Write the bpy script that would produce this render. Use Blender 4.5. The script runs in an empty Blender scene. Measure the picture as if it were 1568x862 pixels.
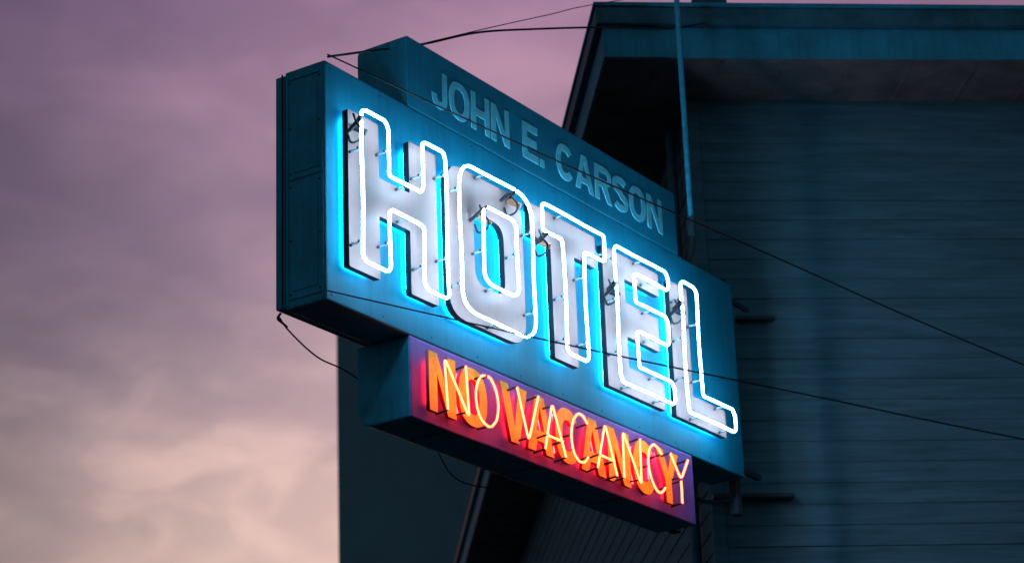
import bpy, bmesh, math, random
from mathutils import Vector, Matrix
random.seed(7)
sc=bpy.context.scene
sc.view_settings.view_transform='Standard'
try: sc.view_settings.look='None'
except: pass
sc.view_settings.exposure=0
CZ=1.6

# ---------------------------------------------------------------- materials
def lin(c): return tuple(((x/255)/12.92 if x/255<=.04045 else ((x/255+.055)/1.055)**2.4) for x in c)
def mat(name,col,rough=.6,metal=0,var=.25,scale=3,bump=0,streak=0,col2=None,stretch=None,spec=.5):
    m=bpy.data.materials.new(name);m.use_nodes=True;nt=m.node_tree;N=nt.nodes;L=nt.links
    b=N['Principled BSDF'];b.inputs['Roughness'].default_value=rough;b.inputs['Metallic'].default_value=metal
    b.inputs['Specular IOR Level'].default_value=spec
    tc=N.new('ShaderNodeTexCoord');mp=N.new('ShaderNodeMapping');L.new(tc.outputs['Object'],mp.inputs[0])
    if stretch: mp.inputs['Scale'].default_value=stretch
    n=N.new('ShaderNodeTexNoise');n.inputs['Scale'].default_value=scale;n.inputs['Detail'].default_value=8;n.inputs['Roughness'].default_value=.65
    L.new(mp.outputs[0],n.inputs['Vector'])
    r=N.new('ShaderNodeValToRGB');L.new(n.outputs['Fac'],r.inputs[0])
    c2=col2 or tuple(x*(1-var) for x in col);c1=tuple(min(1,x*(1+var*.6)) for x in col)
    r.color_ramp.elements[0].position=.34;r.color_ramp.elements[0].color=(*c2,1)
    r.color_ramp.elements[1].position=.66;r.color_ramp.elements[1].color=(*c1,1)
    last=r.outputs[0]
    if streak:
        mp2=N.new('ShaderNodeMapping');mp2.inputs['Scale'].default_value=(14,14,.7);L.new(tc.outputs['Object'],mp2.inputs[0])
        n2=N.new('ShaderNodeTexNoise');n2.inputs['Scale'].default_value=1.5;n2.inputs['Detail'].default_value=6;L.new(mp2.outputs[0],n2.inputs['Vector'])
        r2=N.new('ShaderNodeValToRGB');r2.color_ramp.elements[0].position=.3;r2.color_ramp.elements[0].color=(1-streak,1-streak,1-streak,1)
        r2.color_ramp.elements[1].position=.55;r2.color_ramp.elements[1].color=(1,1,1,1);L.new(n2.outputs['Fac'],r2.inputs[0])
        mx=N.new('ShaderNodeMixRGB');mx.blend_type='MULTIPLY';mx.inputs[0].default_value=1
        L.new(last,mx.inputs[1]);L.new(r2.outputs[0],mx.inputs[2]);last=mx.outputs[0]
    L.new(last,b.inputs['Base Color'])
    rr=N.new('ShaderNodeMapRange');rr.inputs['To Min'].default_value=max(.05,rough-.12);rr.inputs['To Max'].default_value=min(1,rough+.12)
    L.new(n.outputs['Fac'],rr.inputs['Value']);L.new(rr.outputs[0],b.inputs['Roughness'])
    if bump:
        bp=N.new('ShaderNodeBump');bp.inputs['Strength'].default_value=bump;bp.inputs['Distance'].default_value=.01
        L.new(n.outputs['Fac'],bp.inputs['Height']);L.new(bp.outputs[0],b.inputs['Normal'])
    return m
def neon(name,core,edge):
    m=bpy.data.materials.new(name);m.use_nodes=True;nt=m.node_tree;N=nt.nodes;L=nt.links
    b=N['Principled BSDF'];b.inputs['Base Color'].default_value=(.3,.3,.3,1);b.inputs['Roughness'].default_value=.1
    lw=N.new('ShaderNodeLayerWeight');lw.inputs['Blend'].default_value=.5
    r=N.new('ShaderNodeMixRGB');r.inputs[1].default_value=(*core,1);r.inputs[2].default_value=(*edge,1)
    L.new(lw.outputs['Facing'],r.inputs[0]);L.new(r.outputs[0],b.inputs['Emission Color'])
    b.inputs['Emission Strength'].default_value=1
    return m
M={}
M['teal']=mat('teal_sign_paint',(.004,.235,.37),.55,var=.18,scale=2.2,streak=.16,bump=.05,spec=.25)
M['tealside']=mat('teal_cabinet_side_paint',(.012,.26,.37),.5,var=.3,scale=4,streak=.2,bump=.1)
M['violet']=mat('lower_panel_paint',(.27,.13,.52),.55,var=.2,scale=2.5,streak=.15,spec=.3)
M['lav']=mat('white_letter_enamel',(.315,.19,.175),.45,var=.06,scale=5,streak=.08,spec=.25)
M['black']=mat('black_letter_return',(.010,.012,.018),.5,spec=.3)
M['name']=mat('pale_blue_lettering',(.17,.68,.82),.6,var=.2,scale=9,spec=.3)
M['orange']=mat('yellow_letter_enamel',(.85,.95,.05),.45,var=.3,scale=7)
M['red']=mat('red_letter_return',(.6,.03,.05),.45)
M['glass']=mat('support_glass',(.35,.4,.5),.15,var=.1)
M['cork']=mat('tan_electrode_cap',(.5,.20,.10),.6)
M['cable']=mat('black_cable_rubber',(.012,.011,.014),.6)
M['steel']=mat('painted_dark_steel',(.03,.05,.065),.5,var=.4,scale=8,bump=.2)
M['rod']=mat('teal_painted_pipe',(.05,.40,.56),.45,var=.3,scale=10)
M['siding']=mat('weathered_clapboard_paint',(.11,.20,.245),.8,var=.3,scale=1.6,bump=.3,stretch=(.6,.6,7),spec=.2)
M['fascia']=mat('teal_fascia_paint',(.035,.30,.42),.6,var=.3,scale=2,streak=.2,bump=.2)
M['trimdark']=mat('gutter_paint',(.04,.13,.18),.5,var=.4,scale=4)
M['soffit']=mat('soffit_boards',(.20,.13,.13),.8,var=.35,scale=3,bump=.2)
M['roof']=mat('roof_felt',(.03,.03,.035),.9,var=.3,scale=6,bump=.5)
M['stucco']=mat('far_building_stucco',(.17,.21,.23),.9,var=.15,scale=.5)
M['ground']=mat('asphalt',(.05,.05,.052),.9,var=.3,scale=2,bump=.3)
M['glassdark']=mat('window_glass',(.02,.025,.03),.1,var=.1)
M['neonw']=neon('white_neon_tube',(18,22,27),(5,28,46))
M['neono']=neon('orange_neon_tube',(20,.95,.5),(22,1.4,.15))
M['halo']=neon('added_blue_halo_glow',(.5,24,42),(.5,24,42))  # emitter for invented HOTEL backlight, not one of the sign's neon tubes
M['halor']=neon('added_red_halo_glow',(26,.5,.6),(26,.5,.6))  # same kind of invented backlight, red, for NO VACANCY

def add(name,verts,faces,ms,parent=None,fm=None,smooth=False):
    me=bpy.data.meshes.new(name);me.from_pydata(verts,[],faces)
    for m in (ms if isinstance(ms,list) else [ms]): me.materials.append(m)
    if fm: 
        for p,i in zip(me.polygons,fm): p.material_index=i
    if smooth:
        for p in me.polygons:p.use_smooth=True
    me.update()
    o=bpy.data.objects.new(name,me);sc.collection.objects.link(o)
    if parent:o.parent=parent
    return o
def recalc(o):
    bm=bmesh.new();bm.from_mesh(o.data);bmesh.ops.recalc_face_normals(bm,faces=bm.faces);bm.to_mesh(o.data);bm.free()
def box(name,a,b,m,parent=None,bev=0):
    x0,y0,z0=a;x1,y1,z1=b
    v=[(x,y,z) for x in(x0,x1) for y in(y0,y1) for z in(z0,z1)]
    f=[(0,1,3,2),(4,6,7,5),(0,4,5,1),(2,3,7,6),(0,2,6,4),(1,5,7,3)]
    o=add(name,v,f,m,parent);recalc(o)
    if bev:
        md=o.modifiers.new('b','BEVEL');md.width=bev;md.segments=2;md.limit_method='ANGLE'
    return o
def empty(name,loc=(0,0,0),rz=0):
    o=bpy.data.objects.new(name,None);sc.collection.objects.link(o);o.location=loc;o.rotation_euler[2]=rz;return o
def tube(name,pts,r,m,parent=None,cyc=False,res=3):
    c=bpy.data.curves.new(name,'CURVE');c.dimensions='3D';c.bevel_depth=r;c.bevel_resolution=res;c.use_fill_caps=True
    pl=pts if isinstance(pts[0][0],(list,tuple,Vector)) else [pts]
    for P in pl:
        s=c.splines.new('POLY');s.points.add(len(P)-1)
        for q,p in zip(s.points,P): q.co=(*p,1)
        s.use_cyclic_u=cyc;s.use_smooth=True
    c.materials.append(m)
    o=bpy.data.objects.new(name,c);sc.collection.objects.link(o)
    if parent:o.parent=parent
    return o
def smoothpath(P,n=10):
    P=[Vector(p) for p in P];out=[]
    Q=[P[0]*2-P[1]]+P+[P[-1]*2-P[-2]]
    for i in range(1,len(Q)-2):
        a,b,c,d=Q[i-1],Q[i],Q[i+1],Q[i+2]
        for k in range(n):
            t=k/n
            out.append(.5*((2*b)+(c-a)*t+(2*a-5*b+4*c-d)*t*t+(3*b-a-3*c+d)*t**3))
    out.append(P[-1]);return out
def fillet(P,r,n=6,cyc=True):
    out=[];N=len(P)
    for i in range(N):
        p=Vector(P[i])
        if not cyc and i in(0,N-1): out.append(p);continue
        a=Vector(P[i-1])-p;b=Vector(P[(i+1)%N])-p
        rr=min(r,a.length*.49,b.length*.49)
        s=p+a.normalized()*rr;e=p+b.normalized()*rr
        for k in range(n+1):
            t=k/n;out.append(s*(1-t)**2+p*2*t*(1-t)+e*t*t)
    return out
def offset(P,d):
    A=sum(P[i-1][0]*P[i][1]-P[i][0]*P[i-1][1] for i in range(len(P)))
    s=1 if A>0 else -1;out=[];N=len(P)
    for i in range(N):
        p=Vector(P[i][:2]);e1=(p-Vector(P[i-1][:2])).normalized();e2=(Vector(P[(i+1)%N][:2])-p).normalized()
        n1=Vector((e1.y,-e1.x))*s;n2=Vector((e2.y,-e2.x))*s
        q=(n1+n2);q=q/(q.dot(n1));out.append(p+q*d)
    return out
def plate(name,loops,d_back,d_front,parent,mf,ms):
    """flat letter (2-D outline loops in sign u,v) standing between depth d_back and d_front (negative = toward the street)"""
    c=bpy.data.curves.new(name,'CURVE');c.dimensions='2D';c.fill_mode='BOTH';c.extrude=(d_back-d_front)/2
    for P in loops:
        s=c.splines.new('POLY');s.points.add(len(P)-1)
        for q,p in zip(s.points,P): q.co=(p[0],p[1],0,1)
        s.use_cyclic_u=True
    o=bpy.data.objects.new(name+'_tmp',c);sc.collection.objects.link(o)
    bpy.context.view_layer.update()
    dg=bpy.context.evaluated_depsgraph_get();me=bpy.data.meshes.new_from_object(o.evaluated_get(dg))
    bpy.data.objects.remove(o)
    me.materials.clear();me.materials.append(mf);me.materials.append(ms)
    for p in me.polygons: p.material_index=0 if abs(p.normal.z)>.5 and p.center.z>0 else 1
    d0=(d_back+d_front)/2
    for v in me.vertices: x,y,z=v.co;v.co=(x,d0-z,y)
    me.name=name;me.update()
    o=bpy.data.objects.new(name,me);sc.collection.objects.link(o);o.parent=parent
    return o
# ------------------------------------------------ bold grotesque glyph outlines
def ribbon(P,t):
    P=[Vector(p) for p in P];L=[];R=[]
    for i,p in enumerate(P):
        d=(P[min(i+1,len(P)-1)]-P[max(i-1,0)]).normalized();n=Vector((-d.y,d.x))*t/2
        L.append(p+n);R.append(p-n)
    return L+R[::-1]
def ell(cx,cy,rx,ry,a0,a1,n=20,sq=.85):
    out=[]
    for k in range(n+1):
        a=math.radians(a0+(a1-a0)*k/n);c,s=math.cos(a),math.sin(a)
        out.append((cx+rx*math.copysign(abs(c)**sq,c),cy+ry*math.copysign(abs(s)**sq,s)))
    return out
def glyph(ch,w,h,t):
    if ch=='H': return [[(0,0),(t,0),(t,h/2-t/2),(w-t,h/2-t/2),(w-t,0),(w,0),(w,h),(w-t,h),(w-t,h/2+t/2),(t,h/2+t/2),(t,h),(0,h)]]
    if ch=='E': return [[(0,0),(w,0),(w,t),(t,t),(t,h/2-t/2),(w*.92,h/2-t/2),(w*.92,h/2+t/2),(t,h/2+t/2),(t,h-t),(w,h-t),(w,h),(0,h)]]
    if ch=='N': return [[(0,0),(t,0),(t,h*.66),(w-t*1.05,0),(w,0),(w,h),(w-t,h),(w-t,h*.34),(t*1.05,h),(0,h)]]
    if ch=='V': return [[(w/2-t*.55,0),(w/2+t*.55,0),(w,h),(w-t*1.1,h),(w/2,h*.27),(t*1.1,h),(0,h)]]
    if ch=='Y': return [[(w/2-t/2,0),(w/2+t/2,0),(w/2+t/2,h*.42),(w,h),(w-t*1.15,h),(w/2,h*.6),(t*1.15,h),(0,h),(w/2-t/2,h*.42)]]
    if ch=='.': return [[(0,0),(t,0),(t,t),(0,t)]]
    if ch=='A':
        k=w/2/h
        return [[(0,0),(t*1.08,0),(t*1.08+.2*h*k*.8,h*.2),(w-t*1.08-.2*h*k*.8,h*.2),(w-t*1.08,0),(w,0),(w/2+t*.6,h),(w/2-t*.6,h)],
                [(w*.5-w*.15,h*.2+t*.85),(w*.5+w*.15,h*.2+t*.85),(w/2,h*.8)]]
    if ch=='O': return [ell(w/2,h/2,w/2,h/2,0,351,39),ell(w/2,h/2,w/2-t,h/2-t*.9,0,351,39)]
    if ch=='C': return [ribbon(ell(w/2,h/2,w/2-t/2,h/2-t/2,38,322,30),t)]
    if ch=='J':
        return [ribbon([(w-t/2,h),(w-t/2,h*.4)]+ell(w/2,h*.3,w/2-t/2,h*.3-t/2,0,-180,14,1)+[(t/2,h*.36)],t)]
    if ch=='S':
        a=ell(w/2,h*.74,w/2-t/2,h*.26-t/2,25,180,12,.9);b=ell(w/2,h*.74,w/2-t/2,h*.26-t/2,195,255,4,.9)
        c=ell(w/2,h*.27,w/2-t/2,h*.27-t/2,75,0,6,.9);d=ell(w/2,h*.27,w/2-t/2,h*.27-t/2,-15,-155,12,.9)
        return [ribbon([tuple(p) for p in (a+b+c+d)],t)]
    if ch=='R':
        q=[Vector((x,z)) for x,z in ell(w-h*.27,h-h*.27,h*.27,h*.27,-80,90,10,1)]
        o=[(0,0),(t,0),(t,h*.41),(w*.42,h*.41),(w-t*1.1,0),(w,0),(w*.72,h*.45)]+q+[(0,h)]
        r=h*.27-t*.85
        i=[(t,h*.46+t*.85)]+ell(w-h*.27,h-h*.27,r,r,-90,90,8,1)+[(t,h-t*.85)]
        return [o,i]
def letter(name,ch,u,v,w,h,t,d0,d1,mf,ms,slant=0):
    plate(name,[[(u+p[0],v+p[1]) for p in lp] for lp in glyph(ch,w,h,t)],d0,d1,sign,mf,ms)

# ---------------------------------------------------------------- hotel sign
S=(-1.26568,15.15634,5.5688+CZ)
sign=empty('hotel_neon_sign',S,.98947)
W,H,D=5.90,1.80,.47
def cabinet(name,u0,u1,v0,v1,d1,rt,rb,mats):
    prof=[(0,v0),(0,v1)]
    def arc(cx,cy,r,a0,a1,n=8): return [(cx+r*math.cos(a0+(a1-a0)*k/n),cy+r*math.sin(a0+(a1-a0)*k/n)) for k in range(n+1)]
    prof+= arc(d1-rt,v1-rt,rt,math.pi/2,0) if rt else [(d1,v1)]
    prof+= arc(d1-rb,v0+rb,rb,0,-math.pi/2) if rb else [(d1,v0)]
    n=len(prof);v=[(u0,d,z) for d,z in prof]+[(u1,d,z) for d,z in prof]
    f=[tuple(range(n)),tuple(range(2*n-1,n-1,-1))];fm=[1,1]
    for i in range(n):
        j=(i+1)%n;f.append((i,j,n+j,n+i));fm.append(0 if i==0 else 1)
    o=add(name,v,f,mats,sign,fm);recalc(o)
    md=o.modifiers.new('b','BEVEL');md.width=.012;md.segments=2;md.limit_method='ANGLE';md.angle_limit=.6
    return o
cabinet('main_cabinet',0,W,0,H,.36,0,0,[M['teal'],M['tealside']])
box('reverse_cabinet',(.03,.385,.03),(W-.03,.47,H-.0),M['tealside'],sign,.01)
box('cabinet_seam',(.05,.355,.05),(W-.05,.39,H-.06),M['black'],sign)
cabinet('name_cabinet',.998,4.953,H+.001,2.382,.47,.05,0,[M['teal'],M['tealside']])
cabinet('vacancy_cabinet',.949,4.972,-.608,-.001,.47,0,.12,[M['violet'],M['tealside']])
def strip(n,y0,y1,z0,z1,t=.008,m='tealside'): return box(n,(-t,y0,z0),(.003,y1,z1),M[m],sign,.003)
strip('end_trim',.015,.035,.02,1.78);strip('end_trim',.325,.345,.02,1.78)
for z in (.06,.95,1.72): strip('end_trim',.04,.32,z,z+.018)
strip('service_door',.07,.29,.12,.88,.006);strip('service_door',.07,.29,1.0,1.66,.006)
for z in (.1,.5,.9,1.0,1.35,1.7):
    for y in (.05,.31): box('bolt',(-.012,y-.005,z-.005),(.0,y+.005,z+.005),M['steel'],sign,.002)
strip('end_rib',.376,.384,.02,1.79,.01,'black')
for u in (1.4,2.6,3.8): box('underside_seam',(u,.01,-.613),(u+.012,.35,-.604),M['black'],sign)
for u in [.06+.58*k for k in range(11)]:
    for v in (.05,1.75): box('face_screw',(u-.005,-.004,v-.005),(u+.005,.001,v+.005),M['steel'],sign)
LET={
'h':[[(.47,.28),(.16,.28),(.16,1.42),(.47,1.42),(.47,1.01),(.88,1.01),(.88,1.42),(1.17,1.42),(1.17,.28),(.88,.28),(.88,.76),(.47,.76)]],
'o':[[(1.34,.26),(1.34,1.43),(2.31,1.43),(2.31,.26)],[(1.64,.55),(1.64,1.17),(2.09,1.17),(2.09,.55)]],
't':[[(2.46,1.22),(2.46,1.45),(3.38,1.45),(3.38,1.22),(3.05,1.22),(3.05,.29),(2.75,.29),(2.75,1.22)]],
'e':[[(3.53,.26),(3.53,1.42),(4.38,1.42),(4.38,1.26),(3.82,1.26),(3.82,1.01),(4.34,1.01),(4.34,.76),(3.82,.76),(3.82,.45),(4.38,.45),(4.38,.26)]],
'l':[[(4.60,.26),(4.60,1.42),(4.86,1.42),(4.86,.46),(5.41,.46),(5.41,.26)]]}
TD=-.20
def tubepath(P,r,start):
    F=fillet([(p[0],p[1]) for p in P],r,5)
    Q=[]
    for i in range(len(F)):
        a,b=F[i],F[(i+1)%len(F)];n=max(1,int((b-a).length/.12))
        for k in range(n): Q.append(a+(b-a)*k/n)
    s=min(range(len(Q)),key=lambda i:(Q[i]-Vector(start)).length)
    Q=Q[s:]+Q[:s]
    if (Q[-1]-Q[0]).length<.05: Q=Q[:-1]
    else:
        d=(Q[0]-Q[-1]);Q.append(Q[-1]+d.normalized()*(d.length-.035))
    return [Vector((q.x,TD+.004*math.sin(i*.9),q.y)) for i,q in enumerate(Q)]
for k,loops in LET.items():
    L2=[fillet(offset(loops[0],.022),.21 if k=='o' else .012,6)]
    if k=='o': L2.append(fillet(offset(loops[1],-.024),.13,6))
    plate('letter_'+k,L2,-.045,-.095,sign,M['lav'],M['black'])
    hl=[[(p.x,-.022,p.y) for p in fillet(offset(loops[0],-.02),.17 if k=='o' else .03,3)]]
    if k=='o': hl.append([(p.x,-.022,p.y) for p in fillet(offset(loops[1],.02),.12,3)])
    tube('added_halo_glow_'+k,hl,.008,M['halo'],sign,cyc=True,res=1)  # added hidden glow behind the letter, gives the tight blue halo on the panel
    starts={'h':[(.16,1.35)],'o':[(2.05,1.43),(1.70,1.17)],'t':[(2.60,1.22)],'e':[(3.53,1.05)],'l':[(4.60,1.2)]}[k]
    for P,s in zip(loops,starts):
        rad=.055 if k!='o' else (.2 if P is loops[0] else .1)
        path=tubepath(P,rad,s)
        tube('neon_tube_'+k,path,.0115,M['neonw'],sign)
        a,b=path[0],path[-1]
        for q,sg in((a,1),(b,-1)):
            off=Vector((.03*sg,0,.02*sg))
            leg=smoothpath([q,q+Vector((off.x*.3,.015,off.z*.3)),q+Vector((off.x,.06,off.z-.03)),q+Vector((off.x*1.3,.105,off.z-.06))],6)
            tube('electrode_leg',leg,.014,M['black'],sign)
        e=Vector((a.x+.02,-.102,a.z-.05))
        tube('electrode_cap',[e,e+Vector((.03,-.05,-.03)),e+Vector((.05,-.085,-.05))],.022,M['cork'] if k in 'ot' else M['black'],sign)
        lp=[a+Vector((-.03,.05,.02)),a+Vector((-.03,.02,-.06)),a+Vector((.01,.005,-.10)),a+Vector((.04,.04,-.15)),a+Vector((.0,.09,-.18)),a+Vector((-.03,.1,-.12))]
        tube('lead_wire',smoothpath(lp,8),.008,M['black'],sign)
sup={'h':[(.16,.42),(.16,1.12),(.47,.5),(.47,1.2),(.88,1.15),(.88,.45),(1.17,.6),(1.17,1.25),(.7,1.01),(.7,.76)],
'o':[(1.34,1.2),(1.34,.45),(2.31,.5),(2.31,1.15),(1.8,.55),(2.09,.9),(1.64,.8),(1.8,.26),(1.7,1.43)],
't':[(2.8,1.45),(3.38,1.3),(3.05,1.0),(3.05,.45),(2.75,.75),(2.75,.4),(3.2,1.22)],
'e':[(3.53,.5),(3.53,.95),(3.53,1.3),(4.1,1.26),(4.1,1.01),(4.1,.76),(4.15,.45),(4.2,.26),(3.7,.26),(4.0,1.42)],
'l':[(4.60,.55),(4.60,.9),(4.60,1.25),(4.86,1.1),(4.86,.6),(5.25,.46),(5.3,.26),(4.8,.26)]}
posts=[];clips=[]
for k,l in sup.items():
    for x,z in l:
        posts.append([(x,-.09,z),(x,TD+.01,z)])
        clips.append([(x-.026,TD+.02,z),(x+.026,TD+.02,z)])
        clips.append([(x-.02,-.106,z-.012),(x+.02,-.106,z+.012)])
tube('tube_support',posts,.008,M['glass'],sign,res=2)
tube('tube_clip',clips,.0105,M['steel'],sign,res=2)

nm=[('J',.20),('O',.27),('H',.25),('N',.25),(' ',.14),('E',.22),('.',.06),(' ',.14),('C',.26),('A',.28),('R',.26),('S',.24),('O',.27),('N',.25)]
tot=sum(x for _,x in nm);gap=(4.70-1.30-tot)/(len(nm)-1);u=1.30
for ch,wd in nm:
    if ch!=' ': letter('name_letter_'+(ch.lower() if ch!='.' else 'period'),ch,u,1.915,wd,.315,.064,.002,-.005,M['name'],M['name'])
    u+=wd+gap
# no vacancy
cent=[('n',1.28,.33),('o',1.66,.36),('v',2.20,.36),('a',2.55,.36),('c',2.93,.34),('a',3.30,.36),('n',3.69,.33),('c',4.08,.34),('y',4.46,.36)]
hal=[]  # paths of the added red backlight, concealed behind the vacancy letters
for ch,u,w in cent:
    letter('vacancy_letter_'+ch,ch.upper(),u-w/2-.02,-.535,w,.445,.098,-.03,-.06,M['orange'],M['red'])
    if ch in 'noc':
        hal.append([(u-w/2+.02,-.016,-.47),(u-w/2+.02,-.016,-.16)])
        hal.append([(u+w/2-.06,-.016,-.47),(u+w/2-.06,-.016,-.16)])
    elif ch=='a': hal.append([(u-w/2+.03,-.016,-.50),(u-.02,-.016,-.15),(u+w/2-.07,-.016,-.50)])
    elif ch=='v': hal.append([(u-w/2+.03,-.016,-.13),(u-.02,-.016,-.48),(u+w/2-.07,-.016,-.13)])
    else: hal.append([(u-w/2+.03,-.016,-.13),(u-.02,-.016,-.32),(u-.02,-.016,-.49)])
tube('added_halo_glow_vacancy',hal,.006,M['halor'],sign,res=1)  # made-up light source, only there to redden the panel around the letters
strokes={'n':[[(0,0),(0,1),(1,.0),(1,1)]],
'v':[[(0,1),(.5,0),(1,1)]],
'a':[[(0,0),(.5,1),(1,0)],[(.12,.3),(.9,.3)]],
'y':[[(0,1),(.5,.5),(1,1)],[(.5,.48),(.45,0)]]}
VT=-.15;red=[];dark=[]
for i,(ch,u,w) in enumerate(cent):
    u+=.03;w2=w*.8;h=.39;v0=-.53+random.uniform(-.012,.012);tl=random.uniform(-.04,.04)
    if ch in 'oc':
        a0,a1=(math.radians(100),math.radians(445)) if ch=='o' else (math.radians(45),math.radians(318))
        n=20;SS=[[(.5+.5*math.cos(a0+(a1-a0)*k/n),.5+.5*math.sin(a0+(a1-a0)*k/n)) for k in range(n+1)]]
    else: SS=strokes[ch]
    for s in SS:
        P=[(u-w2/2+x*w2+tl*(y-.5),v0+y*h+random.uniform(-.005,.005)) for x,y in s]
        if ch not in 'oc': P=fillet(P,.05,5,cyc=False)
        P=[(p[0],p[1]) for p in P]
        a,b=P[0],P[-1]
        red.append([Vector((x,VT,z)) for x,z in P])
        for q in(a,b): dark.append([(q[0],VT,q[1]),(q[0]+.002,VT+.03,q[1]),(q[0]+.004,VT+.11,q[1]-.01)])
        m=P[len(P)//2]; dark.append([(m[0],VT+.012,m[1]),(m[0],VT+.1,m[1])])
tube('neon_tube_vacancy',red,.0085,M['neono'],sign,res=2)
tube('vacancy_tube_end',dark,.0085,M['black'],sign,res=2)
for z,t in ((.12,.05),(1.72,.04)):
    box('mounting_arm',(W-.3,.12,z),(W+.55,.12+t,z+t),M['steel'],sign,.004)
box('mounting_post',(W+.02,.1,-.3),(W+.1,.18,1.9),M['steel'],sign,.006)
box('mounting_post',(4.98,.2,-.62),(5.06,.28,-.0),M['steel'],sign,.006)
tube('rigging_conduit',smoothpath([(5.3,.25,-.03),(5.35,.27,-.16),(5.7,.3,-.2),(6.3,.3,-.05)],8),.02,M['steel'],sign)

mast=empty('pipe_mast')
tube('pipe',[(1.601,19.5,7.68+CZ),(1.603,19.5,11.9+CZ)],.026,M['rod'],mast)
tube('coupling',[(1.597,19.5,7.62+CZ),(1.60,19.5,7.80+CZ)],.04,M['steel'],mast)
tube('hook',smoothpath([(1.597,19.5,7.66+CZ),(1.592,19.5,7.52+CZ),(1.56,19.5,7.42+CZ),(1.52,19.49,7.33+CZ)],8),.034,M['cable'],mast)

def z6(P): return [(x,y,z+CZ) for x,y,z in P]
def cable(name,P,r,n=12): return tube(name,smoothpath(z6(P),n),r,M['cable'],res=2)
cable('overhead_cable',[(-1.24,15.10,7.38),(.3,15.05,6.50),(1.7,15.02,5.745),(3.5,15.0,4.80),(8,14.9,2.6)],.0058)
cable('overhead_cable',[(-1.25,15.08,5.60),(.5,15.05,5.10),(2.0,15.02,4.70),(3.45,15.0,4.32),(8,14.9,3.2)],.0058)
cable('overhead_cable',[(-1.24,15.15,7.385),(-.95,15.8,7.74),(-.618,16.8,8.27),(-.2,17.3,8.60),(.28,18,8.96),(.872,18.8,9.35),(1.5,19.5,9.66),(1.908,20.05,9.98)],.009)
cable('overhead_cable',[(-.60,16.8,8.28),(-.1,17.5,8.74),(.397,18.3,9.24),(.89,19.2,9.79),(2.5,21,10.9)],.004)
cable('overhead_cable',[(-1.62,15.40,5.55),(-1.56,15.6,5.50),(-1.40,16.0,5.44),(-1.15,16.5,5.43),(-.7,18,5.38),(-.28,19.5,5.41),(1.7,21.1,5.9)],.006)
cable('overhead_cable',[(-1.60,15.38,5.56),(-1.62,15.38,5.52),(-1.59,15.42,5.50),(-1.57,15.5,5.50)],.009)

# ---------------------------------------------------------------- building
bld=empty('clapboard_building',(0,0,CZ),.09812)
WX,WE,ZE=3.83,20.8,10.20
X1,E1=20,50;Z0=-CZ
o_=.93
def clap(name,axis,z0,z1,lo,hi,pos,parent):
    v=[];f=[];bh=.2;z=z0
    while z<z1-.01:
        x=lo-random.uniform(0,2)
        cuts=[lo]
        while True:
            x+=random.uniform(2.5,5)
            if x>=hi: break
            if x>lo+.3: cuts.append(x)
        cuts.append(hi)
        for a,b in zip(cuts[:-1],cuts[1:]):
            t=.013+random.uniform(-.003,.004);g=.001
            b2=b-g
            i=len(v);zt=min(z+bh,z1);dz=random.uniform(-.003,.003)
            if axis=='x': pts=[(a,pos,z+dz),(b2,pos,z+dz),(b2,pos-t,z+dz),(a,pos-t,z+dz),(b2,pos-.004,zt),(a,pos-.004,zt)]
            else: pts=[(pos,b2,z+dz),(pos,a,z+dz),(pos-t,a,z+dz),(pos-t,b2,z+dz),(pos-.004,a,zt),(pos-.004,b2,zt)]
            v+=pts;f+=[(i,i+1,i+2,i+3),(i+3,i+2,i+4,i+5),(i,i+3,i+5),(i+1,i+4,i+2)]
        z+=bh
    return add(name,v,f,M['siding'],parent)
box('walls',(WX+.002,WE+.002,Z0),(X1,E1,ZE-.35),M['siding'],bld)
clap('front_clapboards','x',Z0+.4,ZE-.55,WX+.05,X1,WE,bld)
clap('side_clapboards','y',Z0+.4,ZE-.55,WE+.05,E1,WX,bld)
box('corner_board',(WX-.03,WE-.03,Z0),(WX+.09,WE+.09,ZE-.545),M['siding'],bld,.005)
box('soffit',(WX-o_+.02,WE-o_+.02,ZE-.54),(X1,E1,ZE-.49),M['soffit'],bld)
for k in range(26):
    x=WX-o_+.5+k*.61
    if x<X1: box('soffit_batten',(x,WE-o_+.06,ZE-.56),(x+.03,WE-.04,ZE-.541),M['soffit'],bld)
for k in range(45):
    y=WE+.3+k*.61
    if y<E1: box('soffit_batten',(WX-o_+.06,y,ZE-.56),(WX-.04,y+.03,ZE-.541),M['soffit'],bld)
box('fascia_front',(WX-o_,WE-o_,ZE-.53),(X1,WE-o_+.04,ZE-.22),M['fascia'],bld,.004)
box('fascia_side',(WX-o_,WE-o_+.042,ZE-.53),(WX-o_+.04,E1,ZE-.22),M['fascia'],bld,.004)
box('gutter_front',(WX-o_-.07,WE-o_-.07,ZE-.218),(X1,WE-o_+.1,ZE-.04),M['trimdark'],bld,.012)
box('gutter_side',(WX-o_-.07,WE-o_+.102,ZE-.218),(WX-o_+.1,E1,ZE-.04),M['trimdark'],bld,.012)
box('drip_edge',(WX-o_-.09,WE-o_-.09,ZE-.038),(X1,E1,ZE-.0),M['fascia'],bld,.005)
add('roof',[(WX-o_,WE-o_,ZE+.002),(X1,WE-o_,ZE+.002),(X1,E1,ZE+.002),(WX-o_,E1,ZE+.002),(WX+5,WE+6,ZE+1.6),(X1-4,WE+6,ZE+1.6),(X1-4,E1-6,ZE+1.6),(WX+5,E1-6,ZE+1.6)],
 [(0,1,5,4),(1,2,6,5),(2,3,7,6),(3,0,4,7),(4,5,6,7)],M['roof'],bld)
box('roof_vent',(WX-.05,WE-o_+.05,ZE+.0),(WX+.28,WE-o_+.35,ZE+.13),M['trimdark'],bld,.01)
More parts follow.
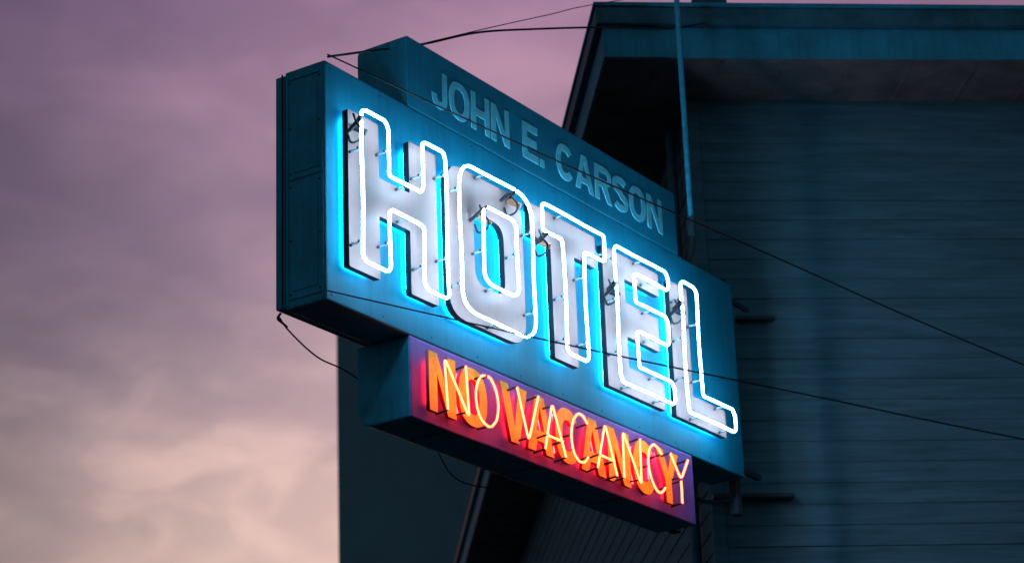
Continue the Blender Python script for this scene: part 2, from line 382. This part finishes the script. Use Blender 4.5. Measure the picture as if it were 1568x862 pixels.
tube('roof_vent_pipe',[(WX+.1,WE-o_+.2,ZE+.1),(WX+.1,WE-o_+.2,ZE+.5)],.03,M['steel'],bld)
box('wall_bracket',(4.14,WE-.12,7.36),(4.50,WE-.0,7.395),M['steel'],bld,.005)
box('wall_bracket',(3.80,WE-.15,5.63),(4.55,WE-.0,5.67),M['steel'],bld,.005)
tube('downspout',[(WX-.09,WE+.6,Z0),(WX-.09,WE+.6,ZE-.6),],.05,M['trimdark'],bld)
for x in (7.2,10.4,13.6,16.8):
    for z in (1.0,):
        box('window_frame',(x,WE-.09,z),(x+1.1,WE-.035,z+1.7),M['fascia'],bld,.01)
        box('window_pane',(x+.1,WE-.1,z+.1),(x+1.0,WE-.088,z+1.6),M['glassdark'],bld)

far=empty('stucco_building',(-4.73,59.8,0),.03)
box('walls',(0,0,0),(21,15,21.5+CZ),M['stucco'],far)
box('parapet',(0.02,-.1,21.5+CZ+.002),(21.1,15,22.1+CZ),M['trimdark'],far,.02)
for x in (7,10.5,14,17.5):
    for z in (3,7,11,15,18.5):
        box('window',(x,-.05,z),(x+1.3,.02,z+1.7),M['glassdark'],far)
add('ground',[(-600,-600,0),(600,-600,0),(600,600,0),(-600,600,0)],[(0,1,2,3)],M['ground'])

# ---------------------------------------------------------------- sky
w=bpy.data.worlds.new('World');sc.world=w;w.use_nodes=True;nt=w.node_tree;N=nt.nodes;L=nt.links
bg=N['Background']
sky=N.new('ShaderNodeTexSky');sky.sky_type='NISHITA';sky.sun_disc=False;sky.sun_elevation=math.radians(1.5);sky.sun_rotation=math.radians(-12)
tc=N.new('ShaderNodeTexCoord');sx=N.new('ShaderNodeSeparateXYZ');L.new(tc.outputs['Generated'],sx.inputs[0])
def mth(op,a,b=None):
    n=N.new('ShaderNodeMath');n.operation=op
    for i,v in enumerate((a,b)):
        if v is None: continue
        if isinstance(v,(int,float)): n.inputs[i].default_value=v
        else: L.new(v,n.inputs[i])
    return n.outputs[0]
mp=N.new('ShaderNodeMapping');mp.inputs['Scale'].default_value=(5,5,11);mp.inputs['Rotation'].default_value=(0,.35,0);L.new(tc.outputs['Generated'],mp.inputs[0])
n1=N.new('ShaderNodeTexNoise');n1.inputs['Scale'].default_value=1.6;n1.inputs['Detail'].default_value=7;n1.inputs['Roughness'].default_value=.5;n1.inputs['Distortion'].default_value=.4;L.new(mp.outputs[0],n1.inputs['Vector'])
el=mth('ADD',sx.outputs['Z'],mth('MULTIPLY',mth('SUBTRACT',n1.outputs['Fac'],.5),.10))
rp=N.new('ShaderNodeValToRGB');L.new(el,rp.inputs[0]);E=rp.color_ramp.elements
stops=[(0,(240,190,165)),(.20,(240,205,192)),(.265,(224,190,185)),(.315,(188,160,168)),(.36,(158,131,152)),(.42,(164,129,156)),(.47,(148,115,147)),(.62,(70,72,110)),(1,(40,60,85))]
E[0].position=0;E[0].color=(*lin(stops[0][1]),1);E[1].position=1;E[1].color=(*lin(stops[-1][1]),1)
for p,c in stops[1:-1]:
    e=E.new(p);e.color=(*lin(c),1)
ax=N.new('ShaderNodeValToRGB');L.new(mth('ADD',mth('MULTIPLY',sx.outputs['X'],1.0),.5),ax.inputs[0]);A=ax.color_ramp.elements
A[0].position=.05;A[0].color=(.10,.12,.2,1);A[1].position=.9;A[1].color=(.25,.25,.3,1)
for p,c in((.25,(.25,.28,.35)),(.31,(.42,.46,.53)),(.38,(.82,.84,.86)),(.5,(1.08,1.05,1.02)),(.65,(.9,.85,.9))):
    e=A.new(p);e.color=(*c,1)
mx=N.new('ShaderNodeMixRGB');mx.blend_type='MULTIPLY';mx.inputs[0].default_value=1;L.new(rp.outputs[0],mx.inputs[1]);L.new(ax.outputs[0],mx.inputs[2])
n2=N.new('ShaderNodeTexNoise');n2.inputs['Scale'].default_value=2.6;n2.inputs['Detail'].default_value=9;n2.inputs['Distortion'].default_value=.3;L.new(mp.outputs[0],n2.inputs['Vector'])
cr=N.new('ShaderNodeValToRGB');L.new(n2.outputs['Fac'],cr.inputs[0]);cr.color_ramp.elements[0].position=.42;cr.color_ramp.elements[0].color=(.80,.80,.84,1);cr.color_ramp.elements[1].position=.68;cr.color_ramp.elements[1].color=(1.28,1.23,1.18,1)
mx2=N.new('ShaderNodeMixRGB');mx2.blend_type='MULTIPLY';mx2.inputs[0].default_value=.6;L.new(mx.outputs[0],mx2.inputs[1]);L.new(cr.outputs[0],mx2.inputs[2])
mp3=N.new('ShaderNodeMapping');mp3.inputs['Scale'].default_value=(9,9,20);mp3.inputs['Rotation'].default_value=(0,-.25,0);mp3.inputs['Location'].default_value=(3.1,0,1.7);L.new(tc.outputs['Generated'],mp3.inputs[0])
n3=N.new('ShaderNodeTexNoise');n3.inputs['Scale'].default_value=1.7;n3.inputs['Detail'].default_value=8;n3.inputs['Roughness'].default_value=.52;n3.inputs['Distortion'].default_value=.6;L.new(mp3.outputs[0],n3.inputs['Vector'])
c3=N.new('ShaderNodeValToRGB');L.new(n3.outputs['Fac'],c3.inputs[0]);c3.color_ramp.interpolation='EASE'
c3.color_ramp.elements[0].position=.46;c3.color_ramp.elements[0].color=(0,0,0,1);c3.color_ramp.elements[1].position=.66;c3.color_ramp.elements[1].color=(1,1,1,1)
lowm=N.new('ShaderNodeMapRange');lowm.inputs['From Min'].default_value=.38;lowm.inputs['From Max'].default_value=.29;L.new(sx.outputs['Z'],lowm.inputs['Value'])
wf=mth('MULTIPLY',mth('MULTIPLY',c3.outputs[0],lowm.outputs[0]),.5)
wis=N.new('ShaderNodeMixRGB');wis.blend_type='MULTIPLY';L.new(wf,wis.inputs[0]);L.new(mx2.outputs[0],wis.inputs[1]);wis.inputs[2].default_value=(1.55,1.48,1.35,1)
fr=mth('ADD',mth('MULTIPLY',sx.outputs['Y'],1.2),.1)
cl=N.new('ShaderNodeClamp');L.new(fr,cl.inputs[0])
mx3=N.new('ShaderNodeMixRGB');L.new(cl.outputs[0],mx3.inputs[0]);mx3.inputs[1].default_value=(.027,.082,.122,1);L.new(wis.outputs[0],mx3.inputs[2])
ns=N.new('ShaderNodeMixRGB');ns.blend_type='ADD';ns.inputs[0].default_value=.012;L.new(mx3.outputs[0],ns.inputs[1]);L.new(sky.outputs[0],ns.inputs[2])
L.new(ns.outputs[0],bg.inputs['Color']);bg.inputs['Strength'].default_value=1

sl=bpy.data.lights.new('dusk_sun','SUN');sl.energy=.08;sl.angle=math.radians(40);sl.color=(.5,.75,1)
so=bpy.data.objects.new('dusk_sun',sl);sc.collection.objects.link(so)
so.rotation_euler=Vector((.2,.75,-.1)).to_track_quat('-Z','Y').to_euler()

# ---------------------------------------------------------------- camera
p,r=.35655,-.03733
f=Vector((0,math.cos(p),math.sin(p)));U0=Vector((0,-math.sin(p),math.cos(p)));R0=Vector((1,0,0))
R=math.cos(r)*R0+math.sin(r)*U0;U=-math.sin(r)*R0+math.cos(r)*U0
cd=bpy.data.cameras.new('camera');cam=bpy.data.objects.new('camera',cd);sc.collection.objects.link(cam)
cam.matrix_world=Matrix(((R.x,U.x,-f.x,0),(R.y,U.y,-f.y,0),(R.z,U.z,-f.z,CZ),(0,0,0,1)))
cd.lens=36*3636.1/1568;cd.sensor_width=36;cd.clip_end=3000
cd.dof.use_dof=True;cd.dof.focus_distance=17.6;cd.dof.aperture_fstop=1.8
sc.camera=cam
